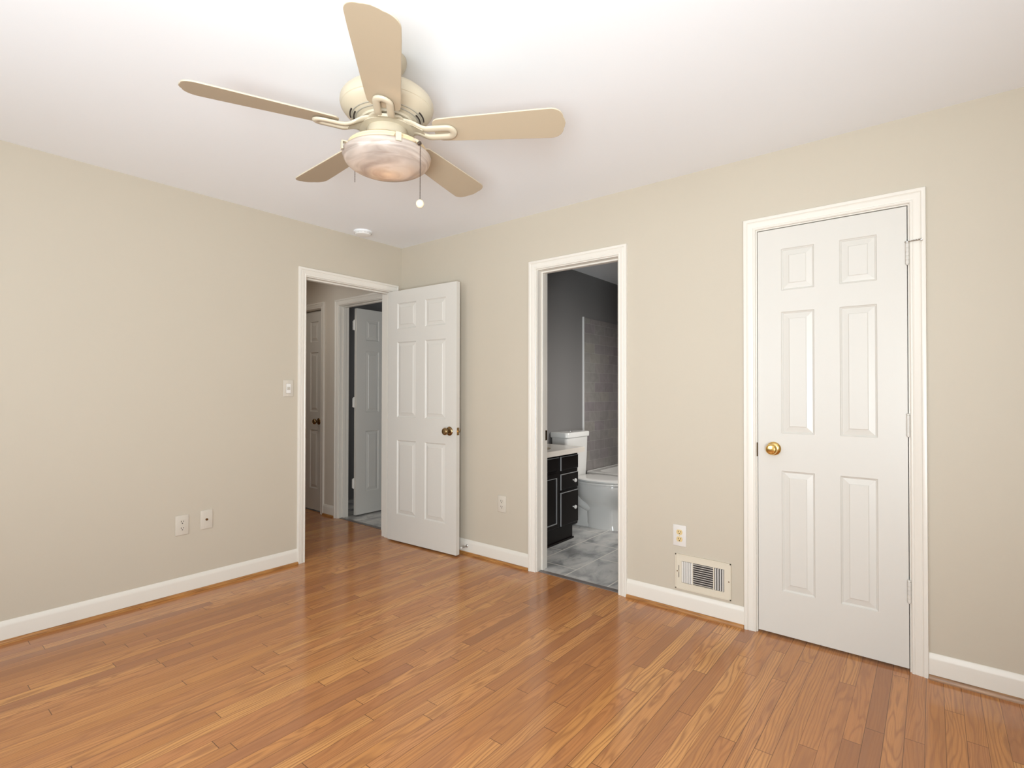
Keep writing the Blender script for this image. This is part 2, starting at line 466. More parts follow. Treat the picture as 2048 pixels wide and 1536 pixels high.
base('baseboard_left', -4.2, -.933, FL, 'off-white baseboard along the left wall', 'trim_9', 'oak shoe moulding under the left baseboard')
base('baseboard_right_corner', .0, 1.361, FR, 'off-white baseboard between the room corner and the bathroom doorway', 'trim_10', 'oak shoe moulding beside the open door')
base('baseboard_right_middle', 2.094, 2.756, FR, 'off-white baseboard under the wall vent', 'trim_11', 'oak shoe moulding under the wall vent')
base('baseboard_right_end', 3.5045, 4.4, FR, 'off-white baseboard right of the closet door', 'trim_12', 'scuffed oak shoe moulding right of the closet door')
base('baseboard_hallway', -1.191, -1.0045, FH, 'baseboard between the two doors in the hallway', 'trim_13', 'oak shoe moulding between the two hallway doors')

worn = M_SHOE.copy(); worn.name = 'worn_dark_shoe_moulding_wood'
for e_, c_ in zip([n for n in worn.node_tree.nodes if n.type == 'VALTORGB'][0].color_ramp.elements, ((.17, .085, .04), (.34, .175, .07), (.44, .25, .10))): e_.color = (*c_, 1)
bpy.data.objects['trim_12'].data.materials[0] = worn

# windows behind the viewpoint -----------------------------------------------------
for i, (a, b, fr) in enumerate((((.85, 0, .82), (2.55, 0, 2.08), Matrix.Translation((0, -4.2, 0)) @ Matrix.Scale(-1, 4, (0, 1, 0))),
                                ((-3.05, 0, .82), (-1.55, 0, 2.08), Matrix.Translation((4.4, 0, 0)) @ Matrix.Rotation(PI / 2, 4, 'Z')))):
    m = MB(fr)
    x0, x1, z0, z1 = a[0], b[0], a[2], b[2]
    for p, q in (((x0, .03, z0), (x0 + .05, .1, z1)), ((x1 - .05, .03, z0), (x1, .1, z1)), ((x0 + .05, .03, z0), (x1 - .05, .1, z0 + .05)),
                 ((x0 + .05, .03, z1 - .05), (x1 - .05, .1, z1))): m.box(p, q)
    m.build('window_%d' % (i + 1), M_TRIM)
    tag(bpy.data.objects['window_%d' % (i + 1)], ('white window frame in the wall behind the viewpoint', 'white window frame in the wall to the right of the frame')[i], 'window', kind='structure')


# ------------------------------------------------------------------ doors
def slab_mesh(wd, ht, th, margin, mull):
    m = MB(); pw = (wd - 2 * margin - mull) / 2
    xs = [0, margin, margin + pw, margin + pw + mull, wd - margin, wd]
    zs = [0, .218, .817, 1.003, 1.611, 1.718, 1.927, ht]
    def P(x, y, z): return m.v((x, y, z))
    for side in (0, 1):
        y0 = 0 if side == 0 else th; sg = 1 if side == 0 else -1
        grid = {}
        for i, x in enumerate(xs):
            for k, z in enumerate(zs): grid[i, k] = P(x, y0, z)
        for i in range(5):
            for k in range(7):
                q = [grid[i, k], grid[i + 1, k], grid[i + 1, k + 1], grid[i, k + 1]]
                if i in (1, 3) and k in (1, 3, 5):
                    prev = q
                    for ins, dep in ((.0035, .0045), (.006, .0055), (.009, .0085), (.034, .0035), (.037, .0012)):
                        x0, x1, z0, z1 = xs[i] + ins, xs[i + 1] - ins, zs[k] + ins, zs[k + 1] - ins
                        y = y0 + sg * dep
                        cur = [P(x0, y, z0), P(x1, y, z0), P(x1, y, z1), P(x0, y, z1)]
                        for a in range(4): m.face([prev[a], prev[(a + 1) % 4], cur[(a + 1) % 4], cur[a]])
                        prev = cur
                    m.face(prev)
                else: m.face(q)
        if side == 0: G0 = grid
        else:
            for i in range(5):
                m.face([G0[i, 0], G0[i + 1, 0], grid[i + 1, 0], grid[i, 0]]); m.face([G0[i, 7], G0[i + 1, 7], grid[i + 1, 7], grid[i, 7]])
            for k in range(7):
                m.face([G0[0, k], G0[0, k + 1], grid[0, k + 1], grid[0, k]]); m.face([G0[5, k], G0[5, k + 1], grid[5, k + 1], grid[5, k]])
    return m


KNOB = [(.0, 0), (.033, 0), (.034, .003), (.032, .006), (.026, .010), (.020, .012), (.0125, .014), (.0115, .026), (.013, .032), (.021, .037), (.0265, .044),
        (.0275, .051), (.0255, .058), (.021, .063), (.0195, .0635), (.0185, .062), (.010, .0635), (0, .064)]


def hinge(parent, x, z, y, mat=M_DOOR, s=1, leaf='face'):
    m = MB()
    zz = z - .044
    for k in range(5): m.lathe([(.0072, zz + k * .0178), (.0072, zz + k * .0178 + .0168)], 14, Matrix.Translation((x, y - .007, 0)))
    m.lathe([(.0, zz - .006), (.005, zz - .004), (.0055, zz + .091), (.008, zz + .092), (.007, zz + .097), (0, zz + .099)], 12, Matrix.Translation((x, y - .007, 0)))
    m.box((x - .0015, y - .004, zz), (x + .0015, y + .018, zz + .088))
    return m.build('hinge', mat, parent, smooth=40)


def make_door(name, loc, rz, wd, ht, margin, mull, label, hinge_x, knob_x, knob_z, knob_mat, hinges, back_knob=False, hinge_y=0, hmat=M_DOOR, edge_plate=None):
    t = thing(name, loc, rz, label, 'door', kind='structure')
    slab_mesh(wd, ht, .035, margin, mull).build('door_slab', M_DOOR, t)
    for z in hinges: hinge(t, hinge_x, z, hinge_y, hmat)
    if knob_x is not None:
        m = MB(); m.lathe(KNOB, 36, outY(knob_x, knob_z)); m.build('door_knob', knob_mat, t, smooth=35)
        if back_knob:
            m = MB(); m.lathe(KNOB, 36, Matrix.Translation((knob_x, .035, knob_z)) @ Matrix.Rotation(-PI / 2, 4, 'X')); m.build('door_knob', knob_mat, t, smooth=35)
    if edge_plate:
        x, z = edge_plate; m = MB()
        m.box((x - .001, .005, z - .028), (x + .0012, .030, z + .028), .0004)
        m.box((x + .001, .011, z - .008), (x + .009, .024, z + .008), .001)
        tag(m.build('latch_plate', M_ABRASS, t), 'dark brass latch plate')
    return t


make_door('door_1', (.012, -.150, .012), math.radians(2.45), .762, 2.030, .112, .100,
          'white six-panel door standing open against the right wall, antique brass knob', -.004, .762 - .068, .915, M_ABRASS,
          (.20, 1.05, 1.83), True, .02, edge_plate=(.762, .915))
d2 = make_door('door_2', (2.8235, -.001, .014), 0, .6135, 2.031, .109, .105,
               'closed white six-panel closet door with polished brass knob', .6152, .0735, .925, M_BRASS, (.335, 1.062, 1.818), False, 0)
# hinge-pin stop on the top hinge of the closet door
m = MB()
hp = (.6152, -.007)
m.lathe([(.009, 1.868), (.0095, 1.871), (.009, 1.874)], 14, Matrix.Translation((hp[0], hp[1], 0)))
m.tube([(hp[0], hp[1], 1.871), (hp[0] + .02, -.018, 1.871), (hp[0] + .05, -.030, 1.868)], .0028, 8)
for k in range(4):
    x = hp[0] + .015 + k * .009
    m.lathe([(.002, -.002), (.0048, 0), (.002, .002)], 10, Matrix.Translation((x, -.016 - k * .004, 1.871)) @ Matrix.Rotation(PI / 2, 4, 'Y'))
m.lathe([(0, -.004), (.006, -.003), (.006, .003), (0, .004)], 12, Matrix.Translation((hp[0] + .05, -.031, 1.868)) @ Matrix.Rotation(PI / 2.4, 4, 'Y'))
tag(m.build('hinge_pin_stop', M_STEEL, d2, smooth=40), 'steel hinge-pin door stop')
make_door('door_3', (-1.862, .045, .012), 0, .6045, 2.031, .105, .10,
          'closed white six-panel door in the dim hallway, brass knob', -.0012, .6045 - .085, .905, M_ABRASS, (), False, 0)
make_door('door_4', (-.878, .165, .012), PI / 2, .64, 2.026, .108, .105,
          'white six-panel door swung into the bathroom across the hallway', -.008, None, 0, M_BRASS, (.305, 1.10, 1.86), False, .036, M_VENTW)

# ------------------------------------------------------------------ ceiling fan
FC = Vector((1.972, -1.688, 0)); hv = Vector((-.78976, .61342, 0)); sv = Vector((.61342, .78976, 0))
fan = thing('ceiling_fan', (FC.x, FC.y, H), 0, 'cream five-blade ceiling fan with a swirled glass light bowl', 'ceiling fan')
def Z(z): return z - H
m = MB(); m.lathe([(0, Z(2.4395)), (.068, Z(2.4395)), (.069, Z(2.43)), (.066, Z(2.415)), (.055, Z(2.397)), (.036, Z(2.384)), (.018, Z(2.380))], 40)
m.build('canopy', M_FANM, fan, smooth=40)
m = MB(); m.lathe([(.0135, Z(2.384)), (.0135, Z(2.335))], 20); m.build('downrod', M_FANM, fan, smooth=40)
m = MB(); m.lathe([(0, Z(2.362)), (.024, Z(2.362)), (.034, Z(2.357)), (.050, Z(2.352)), (.072, Z(2.343)), (.100, Z(2.328)), (.122, Z(2.316)), (.126, Z(2.311)),
                   (.139, Z(2.306)), (.150, Z(2.297)), (.151, Z(2.292)), (.150, Z(2.289)), (.160, Z(2.287)), (.166, Z(2.276)), (.167, Z(2.262)), (.1635, Z(2.250)), (.161, Z(2.248)), (.160, Z(2.245)), (.153, Z(2.236)),
                   (.140, Z(2.226)), (.124, Z(2.217)), (.110, Z(2.211)), (.096, Z(2.207)), (.094, Z(2.200)), (0, Z(2.200))], 72)
hous = m.build('motor_housing', M_FANM, fan, smooth=30)
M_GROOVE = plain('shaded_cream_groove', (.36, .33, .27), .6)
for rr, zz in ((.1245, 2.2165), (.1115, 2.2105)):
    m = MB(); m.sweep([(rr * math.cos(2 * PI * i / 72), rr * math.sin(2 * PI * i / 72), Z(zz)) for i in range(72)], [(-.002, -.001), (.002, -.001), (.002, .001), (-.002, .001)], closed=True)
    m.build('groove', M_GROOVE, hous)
for k in (34, 108, 176, -122):
    for rr, zz, ex in ((.118, 2.2125, .50), (.131, 2.2195, .50)):
        a0 = math.radians(k) - ex / 2
        m = MB(); pts = [(rr * math.cos(a0 + ex * i / 8), rr * math.sin(a0 + ex * i / 8), Z(zz)) for i in range(9)]
        m.sweep(pts, [(-.0022, -.0018), (.0022, -.0018), (.0022, .0018), (-.0022, .0018)])
        m.build('vent_slot', M_SLOT, hous)
m = MB(); m.lathe([(0, Z(2.200)), (.078, Z(2.200)), (.086, Z(2.196)), (.088, Z(2.186)), (.084, Z(2.178)), (0, Z(2.178))], 48)
m.build('flywheel', M_FANM, fan, smooth=40)


def blade_outline():
    pts = []; r0, r1 = .175, .648; w0, w1 = .056, .0735
    def hw(r): return w0 + (w1 - w0) * min(1, (r - r0) / (.40))
    R0, R1 = .028, .045
    top = []
    for i in range(7):
        a = PI - PI / 2 * i / 6; top.append((r0 + R0 + R0 * math.cos(a), hw(r0) - R0 + R0 * math.sin(a)))
    for i in range(1, 8):
        r = r0 + R0 + (r1 - .06 - r0 - R0) * i / 8; top.append((r, hw(r)))
    for i in range(9):
        a = PI / 2 - PI / 2 * i / 8; top.append((r1 - .052 + .045 * math.cos(a), w1 - R1 + R1 * math.sin(a)))
    top.append((r1 - .003, w1 * .25)); top.append((r1, 0))
    return top + [(x, -y) for x, y in reversed(top[:-1])]


BO = blade_outline()
for k, adeg in enumerate((-113.6, -41.5, 31.8, 103.9, 174.9)):
    a = math.radians(adeg)
    mz = Matrix.Rotation(a, 4, 'Z')
    mp = mz @ Matrix.Translation((0, 0, Z(2.166))) @ Matrix.Rotation(math.radians(-12), 4, 'X')
    m = MB(mp); m.prism(BO, 0, .0055)
    b = m.build('fan_blade', M_FANB, fan)
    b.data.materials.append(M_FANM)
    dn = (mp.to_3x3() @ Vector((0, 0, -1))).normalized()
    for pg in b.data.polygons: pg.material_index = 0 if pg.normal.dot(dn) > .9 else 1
    bv = b.modifiers.new('soft', 'BEVEL'); bv.width = .0018; bv.segments = 2; bv.limit_method = 'ANGLE'
    # iron: broad arm leaving the flywheel then a slotted loop under the blade
    path = []; ups = []
    def zc(r):          # height of the loop under the pitched blade
        t = min(1, max(0, (r - .085) / .075)); t = t * t * (3 - 2 * t)
        return (2.183 * (1 - t) + 2.1575 * t)
    def tilt(r): t = min(1, max(0, (r - .09) / .08)); return math.radians(-12) * t
    L = []
    for i in range(12):
        r = .068 + (.225 - .068) * i / 11; f = (r - .068) / .157
        L.append((r, .0225 + .026 * max(0, 1 - f * 2.2) ** 1.5 - .001 * f))
    for i in range(1, 8):
        an = PI / 2 - PI * i / 8; L.append((.225 + .022 * math.cos(an), .0215 * math.sin(an)))
    L2 = L[:12] + L[12:] + [(x, -y) for x, y in reversed(L[:12])]
    for r, y in L2:
        tl = tilt(r); z = Z(zc(r)) + y * math.tan(tl)
        path.append(mz @ Vector((r, y, z))); ups.append(mz @ Vector((0, -math.sin(tl), math.cos(tl))))
    def sec(i):
        r = L2[i][0]; h = .0052; wv = .0122 + .005 * max(0, 1 - (r - .068) / .05)
        return [(-wv, -h * .4), (-wv * .7, -h), (wv * .7, -h), (wv, -h * .4), (wv, h * .6), (wv * .7, h), (-wv * .7, h), (-wv, h * .6)]
    m = MB(); m.sweep(path, sec, ups=ups)
    # web between the rails near the hub
    ri = [.066, .085, .105, .122, .138]
    for za in (0,):
        T = []; Bt = []
        for r in ri:
            f = max(0, (r - .068) / .157); wv = .0225 + .026 * max(0, 1 - f * 2.2) ** 1.5
            T.append([mz @ Vector((r, s_ * wv, Z(zc(r)) + .005)) for s_ in (-1, 1)]); Bt.append([mz @ Vector((r, s_ * wv, Z(zc(r)) - .0050)) for s_ in (-1, 1)])
        rings = [[T[i][0], T[i][1], Bt[i][1], Bt[i][0]] for i in range(len(ri))]
        m.loft(rings)
    m.build('blade_iron', M_FANM, fan, smooth=50)
# hub plate joining the five arms, switch housing, pan, bowl
m = MB(); m.lathe([(0, Z(2.1845)), (.094, Z(2.1845)), (.098, Z(2.182)), (.097, Z(2.176)), (.0, Z(2.1745))], 60); m.build('hub_plate', M_FANM, fan, smooth=40)
m = MB(); m.lathe([(0, Z(2.178)), (.070, Z(2.178)), (.073, Z(2.174)), (.073, Z(2.114)), (0, Z(2.114))], 56); m.build('switch_housing', M_FANM, fan, smooth=40)
m = MB(); m.lathe([(0, Z(2.118)), (.110, Z(2.117)), (.134, Z(2.115)), (.140, Z(2.110)), (.140, Z(2.106)), (.136, Z(2.102)), (.136, Z(2.093)), (.131, Z(2.092)), (.131, Z(2.102)), (.06, Z(2.107)), (0, Z(2.107))], 72)
m.build('light_pan', M_PAN, fan, smooth=40)
pr = [(.141, 2.090), (.151, 2.088), (.157, 2.083), (.158, 2.077), (.154, 2.067)]
for i in range(1, 12):
    a = i / 11 * PI / 2; pr.append((.154 * math.cos(a) ** 1.06 if i < 11 else 0, 2.067 - .054 * math.sin(a) ** 1.1))
inner = [(max(0, r - .003), z + .003) for r, z in reversed(pr)]
inner[0] = (0, inner[0][1])
m = MB(); m.lathe([(r, Z(z)) for r, z in pr] + [(r, Z(z)) for r, z in inner], 72, cap=False)
bw = m.build('glass_bowl', M_BOWL, fan, smooth=60)
# three clips holding the bowl
for dx in (sv * .035 - hv * .150, -sv * .150 - hv * .045, sv * .10 + hv * .115):
    an = math.atan2(dx.y, dx.x)
    m = MB(Matrix.Rotation(an, 4, 'Z'))
    m.box((.134, -.010, Z(2.097)), (.164, .010, Z(2.101)), .001); m.box((.160, -.010, Z(2.071)), (.1645, .010, Z(2.101)), .0012); m.box((.158, -.010, Z(2.071)), (.163, .010, Z(2.077)), .001)
    m.build('bowl_clip', M_FANM, fan)
# bulb inside the bowl
m = MB(); m.lathe([(0, Z(2.107)), (.014, Z(2.107)), (.014, Z(2.092)), (.020, Z(2.082)), (.024, Z(2.070)), (.020, Z(2.058)), (.010, Z(2.050)), (0, Z(2.049))], 24, Matrix.Translation((-.0, -.0, 0)))
m.build('light_bulb', M_BULB, fan, smooth=50)
bl = bpy.data.lights.new('fan_bulb_light', 'POINT'); bl.energy = 2.6; bl.color = (1, .66, .34); bl.shadow_soft_size = .01
bo = bpy.data.objects.new('fan_bulb_light', bl); col.objects.link(bo); bo.location = (FC.x, FC.y, 2.036)
# pull chains


def chain(p, ztop, zbot, name='pull_chain', ball=False):
    m = MB(); n = int((ztop - zbot) / .0042)
    for i in range(n):
        z = Z(ztop - i * .0042); m.lathe([(0, z - .0020), (.0021, z), (0, z + .0020)], 8, Matrix.Translation((p.x, p.y, 0)))
    m.tube([(p.x, p.y, Z(ztop)), (p.x, p.y, Z(zbot))], .0006, 6)
    c = m.build(name, M_CHAIN, fan, smooth=60)
    return c


p1 = sv * .105 - hv * .125
m = MB(); d = p1.normalized()
m.tube([tuple(d * .128 + Vector((0, 0, Z(2.104)))), tuple(d * .146 + Vector((0, 0, Z(2.101)))), tuple(d * .158 + Vector((0, 0, Z(2.094)))), tuple(d * .165 + Vector((0, 0, Z(2.086))))], .0058, 12)
m.build('switch_arm', M_FANM, fan, smooth=50)
m = MB(); m.lathe([(0, -.004), (.006, -.004), (.0072, 0), (.006, .006), (0, .007)], 16, Matrix.Translation(d * .167 + Vector((0, 0, Z(2.083)))) @ d.to_track_quat('Z', 'Y').to_matrix().to_4x4())
m.build('switch_bushing', M_CHAIN, fan, smooth=50)
p1 = d * .172
c1 = chain(p1, 2.080, 1.885)
m = MB(); m.lathe([(.0001, -.0145), (.006, -.0135), (.011, -.0095), (.014, -.003), (.014, .003), (.011, .0095), (.006, .0135), (.0001, .0145)], 24, Matrix.Translation((p1.x, p1.y, Z(1.872))))
tag(m.build('pull_ball', M_SINK, c1, smooth=60), 'round white pull ball')
p2 = -sv * .120 + hv * .115
m = MB(); d = p2.normalized(); m.tube([tuple(d * .072 + Vector((0, 0, Z(2.142)))), tuple(d * .166 + Vector((0, 0, Z(2.140))))], .0055, 10); m.build('switch_arm', M_FANM, fan, smooth=50)
chain(d * .166, 2.138, 2.020)

# ------------------------------------------------------------------ smoke detector
sd = thing('smoke_detector', (.148, -.497, H), 0, 'round white smoke detector on the ceiling near the corner', 'smoke detector')
m = MB(); m.lathe([(0, -.0002), (.068, -.0002), (.068, -.010), (.066, -.012), (0, -.012)], 48); m.build('mounting_ring', M_CEIL, sd, smooth=40)
m = MB(); m.lathe([(0, -.012), (.060, -.012), (.062, -.014), (.060, -.022), (.054, -.029), (.030, -.032), (0, -.033)], 48); m.build('detector_cover', plain('detector_white', (.82, .81, .79), .4), sd, smooth=40)
for k in range(16):
    a = 2 * PI * k / 16; m = MB(Matrix.Rotation(a, 4, 'Z')); m.box((.0600, -.009, -.0205), (.0618, .009, -.0190)); m.build('vent_slot', M_GREY, sd)


# ------------------------------------------------------------------ wall plates
def plate_body(w_, h_, mat, parent, d=.006):
    m = MB(); m.box((-w_ / 2, -d, -h_ / 2), (w_ / 2, -.0003, h_ / 2), .0025, 3); return m.build('cover_plate', mat, parent, smooth=40)


def screw(parent, z, x=0, mat=M_PLATE):
    m = MB(); m.lathe([(0, 0), (.0032, 0), (.0028, .001), (0, .0014)], 14, outY(x, z, -.006)); m.box((x - .0024, -.0077, z - .0004), (x + .0024, -.0072, z + .0004))
    return m.build('screw', mat, parent)


def outlet(loc, rz, label, recmat, w_=.075, h_=.118, pm=None):
    t = thing('electrical_outlet', loc, rz, label, 'outlet', 'duplex outlets on the walls')
    plate_body(w_, h_, pm or M_PLATE, t)
    for z in (.0195, -.0195):
        pts = []
        for i in range(28):
            a = 2 * PI * i / 28; pts.append((.0172 * math.cos(a), max(-.0135, min(.0135, .0172 * math.sin(a)))))
        m = MB(Matrix.Translation((0, 0, z)) @ RX90); m.prism(pts, .0055, .0078)
        r = m.build('receptacle', recmat, t)
        for x, hh in ((-.0065, .0085), (.0065, .0068)):
            m = MB(); m.box((x - .0014, -.0084, z + .003 - hh / 2), (x + .0014, -.0077, z + .003 + hh / 2)); m.build('slot', M_SLOT, r)
        m = MB(); m.lathe([(0, .0076), (.0030, .0076), (.0030, .0085), (0, .0085)], 12, Matrix.Translation((0, 0, z - .0078)) @ RX90); m.build('ground_hole', M_SLOT, r)
    screw(t, 0, mat=recmat)
    return t


outlet((0, -1.664, .419), PI / 2, 'white duplex outlet low on the left wall beside the cable plate', M_PLATE, .072, .118)
outlet((1.117, 0, .420), 0, 'white duplex outlet between the open door and the bathroom doorway', M_PLATE)
outlet((2.413, 0, .419), 0, 'white outlet plate with yellowed ivory receptacles above the wall vent', M_IVORY, pm=M_WPLATE)
cp = thing('cable_wall_plate', (0, -1.528, .428), PI / 2, 'white cable wall plate right of the left-wall outlet, single jack', 'wall plate')
plate_body(.070, .115, M_PLATE, cp)
m = MB(); m.lathe([(.0, .0058), (.0075, .0058), (.0075, .0072), (.0055, .0075), (.0050, .013), (.0015, .013), (0, .010)], 18, Matrix.Translation((0, 0, .0)) @ RX90)
tag(m.build('cable_jack', M_ABRASS, cp, smooth=40), 'brown threaded jack')
screw(cp, .042); screw(cp, -.042)
ls = thing('light_switch', (0, -1.004, 1.243), PI / 2, 'white switch plate left of the hallway doorway', 'light switch')
plate_body(.072, .116, M_PLATE, ls)
m = MB(); m.box((-.0165, -.0075, -.033), (.0165, -.0055, .033), .0008); md = m.build('switch_module', M_VENTW, ls)
m = MB(); m.box((-.0178, -.0064, -.0343), (.0178, -.0058, .0343)); m.build('switch_surround_gap', plain('grey_gap', (.30, .26, .22), .6), md)
for x in (-.006, .006):
    m = MB(); m.box((x - .0035, -.0125, -.010), (x + .0035, -.0074, .010), .0012); m.build('toggle', M_PLATE, md)
    m = MB(); m.box((x - .0046, -.0080, -.0115), (x - .0036, -.0075, .0115)); m.build('slot', M_SLOT, md)
screw(ls, .046); screw(ls, -.046)

# ------------------------------------------------------------------ wall vent
vt = thing('wall_air_vent', (2.5395, 0, .2205), 0, 'cream metal wall register with louvres low between the two right-wall doors', 'air vent')
VW, VH = .300, .193
m = MB()
for a, b in (((-VW / 2, -.0065, -VH / 2), (VW / 2, -.0003, -.060)), ((-VW / 2, -.0065, .060), (VW / 2, -.0003, VH / 2)),
             ((-VW / 2, -.0065, -.060), (-.115, -.0003, .060)), ((.115, -.0065, -.060), (VW / 2, -.0003, .060))): m.box(a, b)
m.box((-.0575, -.006, -.060), (-.0515, -.0003, .060)); m.box((.0575, -.006, -.060), (.0635, -.0003, .060))
# raised rim
m.box((-VW / 2, -.009, -VH / 2), (VW / 2, -.006, -VH / 2 + .006)); m.box((-VW / 2, -.009, VH / 2 - .006), (VW / 2, -.006, VH / 2))
m.box((-VW / 2, -.009, -VH / 2), (-VW / 2 + .006, -.006, VH / 2)); m.box((VW / 2 - .006, -.009, -VH / 2), (VW / 2, -.006, VH / 2))
m.build('register_frame', M_VENT, vt)
m = MB(); m.box((-.114, -.0012, -.059), (.114, -.0004, .059)); tag(m.build('duct_opening', M_SLOT, vt), 'dark opening behind the louvres')
for i in range(10):
    z = -.053 + i * .0118
    m = MB(Matrix.Translation((0, -.0045, z)) @ Matrix.Rotation(math.radians(-38), 4, 'X')); m.box((-.0515, -.0042, -.0006), (.0575, .0042, .0006)); m.build('louvre', M_VENTW, vt)
for i in range(4):
    x = .0705 + i * .0125
    m = MB(Matrix.Translation((x, -.0048, 0)) @ Matrix.Rotation(math.radians(60), 4, 'Z')); m.box((-.0042, -.0006, -.058), (.0042, .0006, .058)); m.build('louvre', M_VENTW, vt)
for i in range(5):
    x = -.109 + i * .0122
    m = MB(Matrix.Translation((x, -.0048, 0)) @ Matrix.Rotation(math.radians(-22), 4, 'Z')); m.box((-.0058, -.0006, -.058), (.0058, .0006, .058)); m.build('louvre', M_VENTW, vt)
m = MB(); m.box((-.1315, -.0072, -.034), (-.1285, -.0064, .034)); m.build('lever_slot', M_SLOT, vt)
m = MB(); m.box((-.1308, -.016, -.004), (-.1292, -.0066, .006), .0005); m.build('damper_lever', M_VENT, vt)
for x in (-.139, .139):
    m = MB(); m.lathe([(0, 0), (.0034, 0), (.0028, .0012), (0, .0016)], 14, outY(x, 0, -.0065)); m.build('screw', M_ABRASS, vt)

# ------------------------------------------------------------------ spring door stop on the baseboard behind the open door
ds = thing('door_stop', (.785, -.0127, .062), 0, 'small spring door stop on the baseboard behind the open door', 'door stop')
m = MB(); m.lathe([(0, 0), (.011, 0), (.010, .003), (.006, .006), (0, .006)], 18, RX90); m.build('base_cap', M_STEEL, ds, smooth=40)
m = MB(); m.tube([(.0045 * math.cos(t * .75), -.005 - .0006 * t * 1.0, .0045 * math.sin(t * .75)) for t in range(0, 85)], .0011, 6); m.build('spring', M_STEEL, ds, smooth=60)
m = MB(); m.lathe([(.0, .055), (.006, .055), (.0068, .060), (.005, .066), (0, .067)], 16, RX90); m.build('rubber_tip', M_PORC, ds, smooth=40)

# ------------------------------------------------------------------ bathroom vanity
va = thing('bathroom_vanity', (.73, .14, 0), 0, 'black painted bathroom vanity cabinet with white knobs', 'vanity cabinet')
vx = 1.200 - .73; y1 = .885 - .14
m = MB()
for a_, b_ in (((.0005, 0, .125), (vx, .018, .724)), ((.0005, y1 - .018, .125), (vx, y1, .724)), ((.0005, .018, .125), (.015, y1 - .018, .724)),
               ((.015, .018, .125), (vx, y1 - .018, .143)), ((vx - .02, .018, .143), (vx, y1 - .018, .724))): m.box(a_, b_)
m.build('carcass', M_BLACK, va)
m = MB(); m.box((.0005, .0, .0), (.432, y1 - .02, .125)); m.box((.432, .0, .0), (.444, y1 - .012, .016), .003); m.build('toe_kick', M_BLACK, va)


def front(name, ya, yb, za, zb, raised):
    """front panel on plane x=vx, facing +x, with moulded edge"""
    m = MB(); x = vx
    def ring(ins, dx): return [(x + dx, ya + ins, za + ins), (x + dx, yb - ins, za + ins), (x + dx, yb - ins, zb - ins), (x + dx, ya + ins, zb - ins)]
    rg = [ring(0, .0003), ring(0, .011), ring(.005, .017), ring(.008, .018)]
    if raised: rg += [ring(.028, .018), ring(.033, .019), ring(.038, .014), ring(.042, .009), ring(.046, .009)]
    m.loft(rg); o = m.build(name, M_BLACK, va)
    q = MB(); w = .0035  # light grey strips paint in the gloss glint along the edges
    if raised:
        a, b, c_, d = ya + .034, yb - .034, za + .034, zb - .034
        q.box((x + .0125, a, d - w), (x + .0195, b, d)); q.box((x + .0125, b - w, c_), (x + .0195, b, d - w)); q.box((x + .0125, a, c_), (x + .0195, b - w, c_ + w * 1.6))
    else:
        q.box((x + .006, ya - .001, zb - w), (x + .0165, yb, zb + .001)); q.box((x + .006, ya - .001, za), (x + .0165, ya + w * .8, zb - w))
    tag(q.build('edge_highlight', M_EDGE, o), 'light grey strip painted as a gloss highlight')
    return o


ys = .615 - .14
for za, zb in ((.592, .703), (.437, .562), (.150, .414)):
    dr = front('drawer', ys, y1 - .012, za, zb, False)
    if za < .5:
        m = MB(); yc, zc_ = .79 - .14, (za + zb) / 2 + (.0 if za > .3 else .0)
        m.lathe([(0, 0), (.006, 0), (.005, .006), (.006, .012), (.0145, .017), (.0165, .022), (.0145, .028), (.006, .0315), (0, .032)], 24,
                Matrix.Translation((vx + .018, yc, zc_)) @ Matrix.Rotation(PI / 2, 4, 'Y'))
        tag(m.build('knob', M_PORC, dr, smooth=40), 'white porcelain knob')
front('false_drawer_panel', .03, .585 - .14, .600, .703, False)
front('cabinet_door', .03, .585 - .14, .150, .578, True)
# countertop with integral oval sink
ct = thing('vanity_countertop', (.73, .12, .7245), 0, 'off-white bathroom countertop with integral oval sink on the black vanity', 'countertop')
cx, cy, ra, rb = .27, .36, .155, .21
N = 48; m = MB(); W_, D_ = .525, .797
outer = []
for i in range(N):
    a = 2 * PI * i / N; c_, s_ = math.cos(a), math.sin(a)
    tx = ((W_ - cx) / c_ if c_ > 1e-6 else ((-cx + .0005) / c_ if c_ < -1e-6 else 9)); ty = ((D_ - cy) / s_ if s_ > 1e-6 else ((-cy + .0005) / s_ if s_ < -1e-6 else 9))
    t_ = min(tx, ty); outer.append((cx + c_ * t_, cy + s_ * t_))
m.loft([[(x, y, .0) for x, y in outer], [(x, y, .036) for x, y in outer], [(cx + (x - cx) * .985, cy + (y - cy) * .99, .040) for x, y in outer],
        [(cx + ra * math.cos(2 * PI * i / N), cy + rb * math.sin(2 * PI * i / N), .040) for i in range(N)]], cap0=False, cap1=False)
m.build('counter_slab', M_COUNT, ct, smooth=30)
m = MB()
rg = []
for f, z in ((1.0, .040), (.985, .0405), (.95, .036), (.88, .018), (.76, -.03), (.55, -.075), (.25, -.095), (.1, -.098)):
    rg.append([(cx + ra * f * math.cos(2 * PI * i / N), cy + rb * f * math.sin(2 * PI * i / N), z) for i in range(N)])
m.loft(rg, cap0=False); m.build('sink_basin', M_SINK, ct, smooth=60)

# ------------------------------------------------------------------ toilet
TY = 1.36
to = thing('toilet', (.73, TY, 0), 0, 'white two-piece toilet beyond the black vanity', 'toilet')


def egg(xb, xf, hw, z, n=40, p=2.3):
    """egg-shaped ring from back xb to front xf"""
    xc = xb + (xf - xb) * .45; pts = []
    for i in range(n):
        a = 2 * PI * i / n; c_, s_ = math.cos(a), math.sin(a)
        rx = (xf - xc) if c_ > 0 else (xc - xb); q = 2 / p
        pts.append((xc + rx * math.copysign(abs(c_) ** q, c_), hw * math.copysign(abs(s_) ** q, s_), z))
    return pts


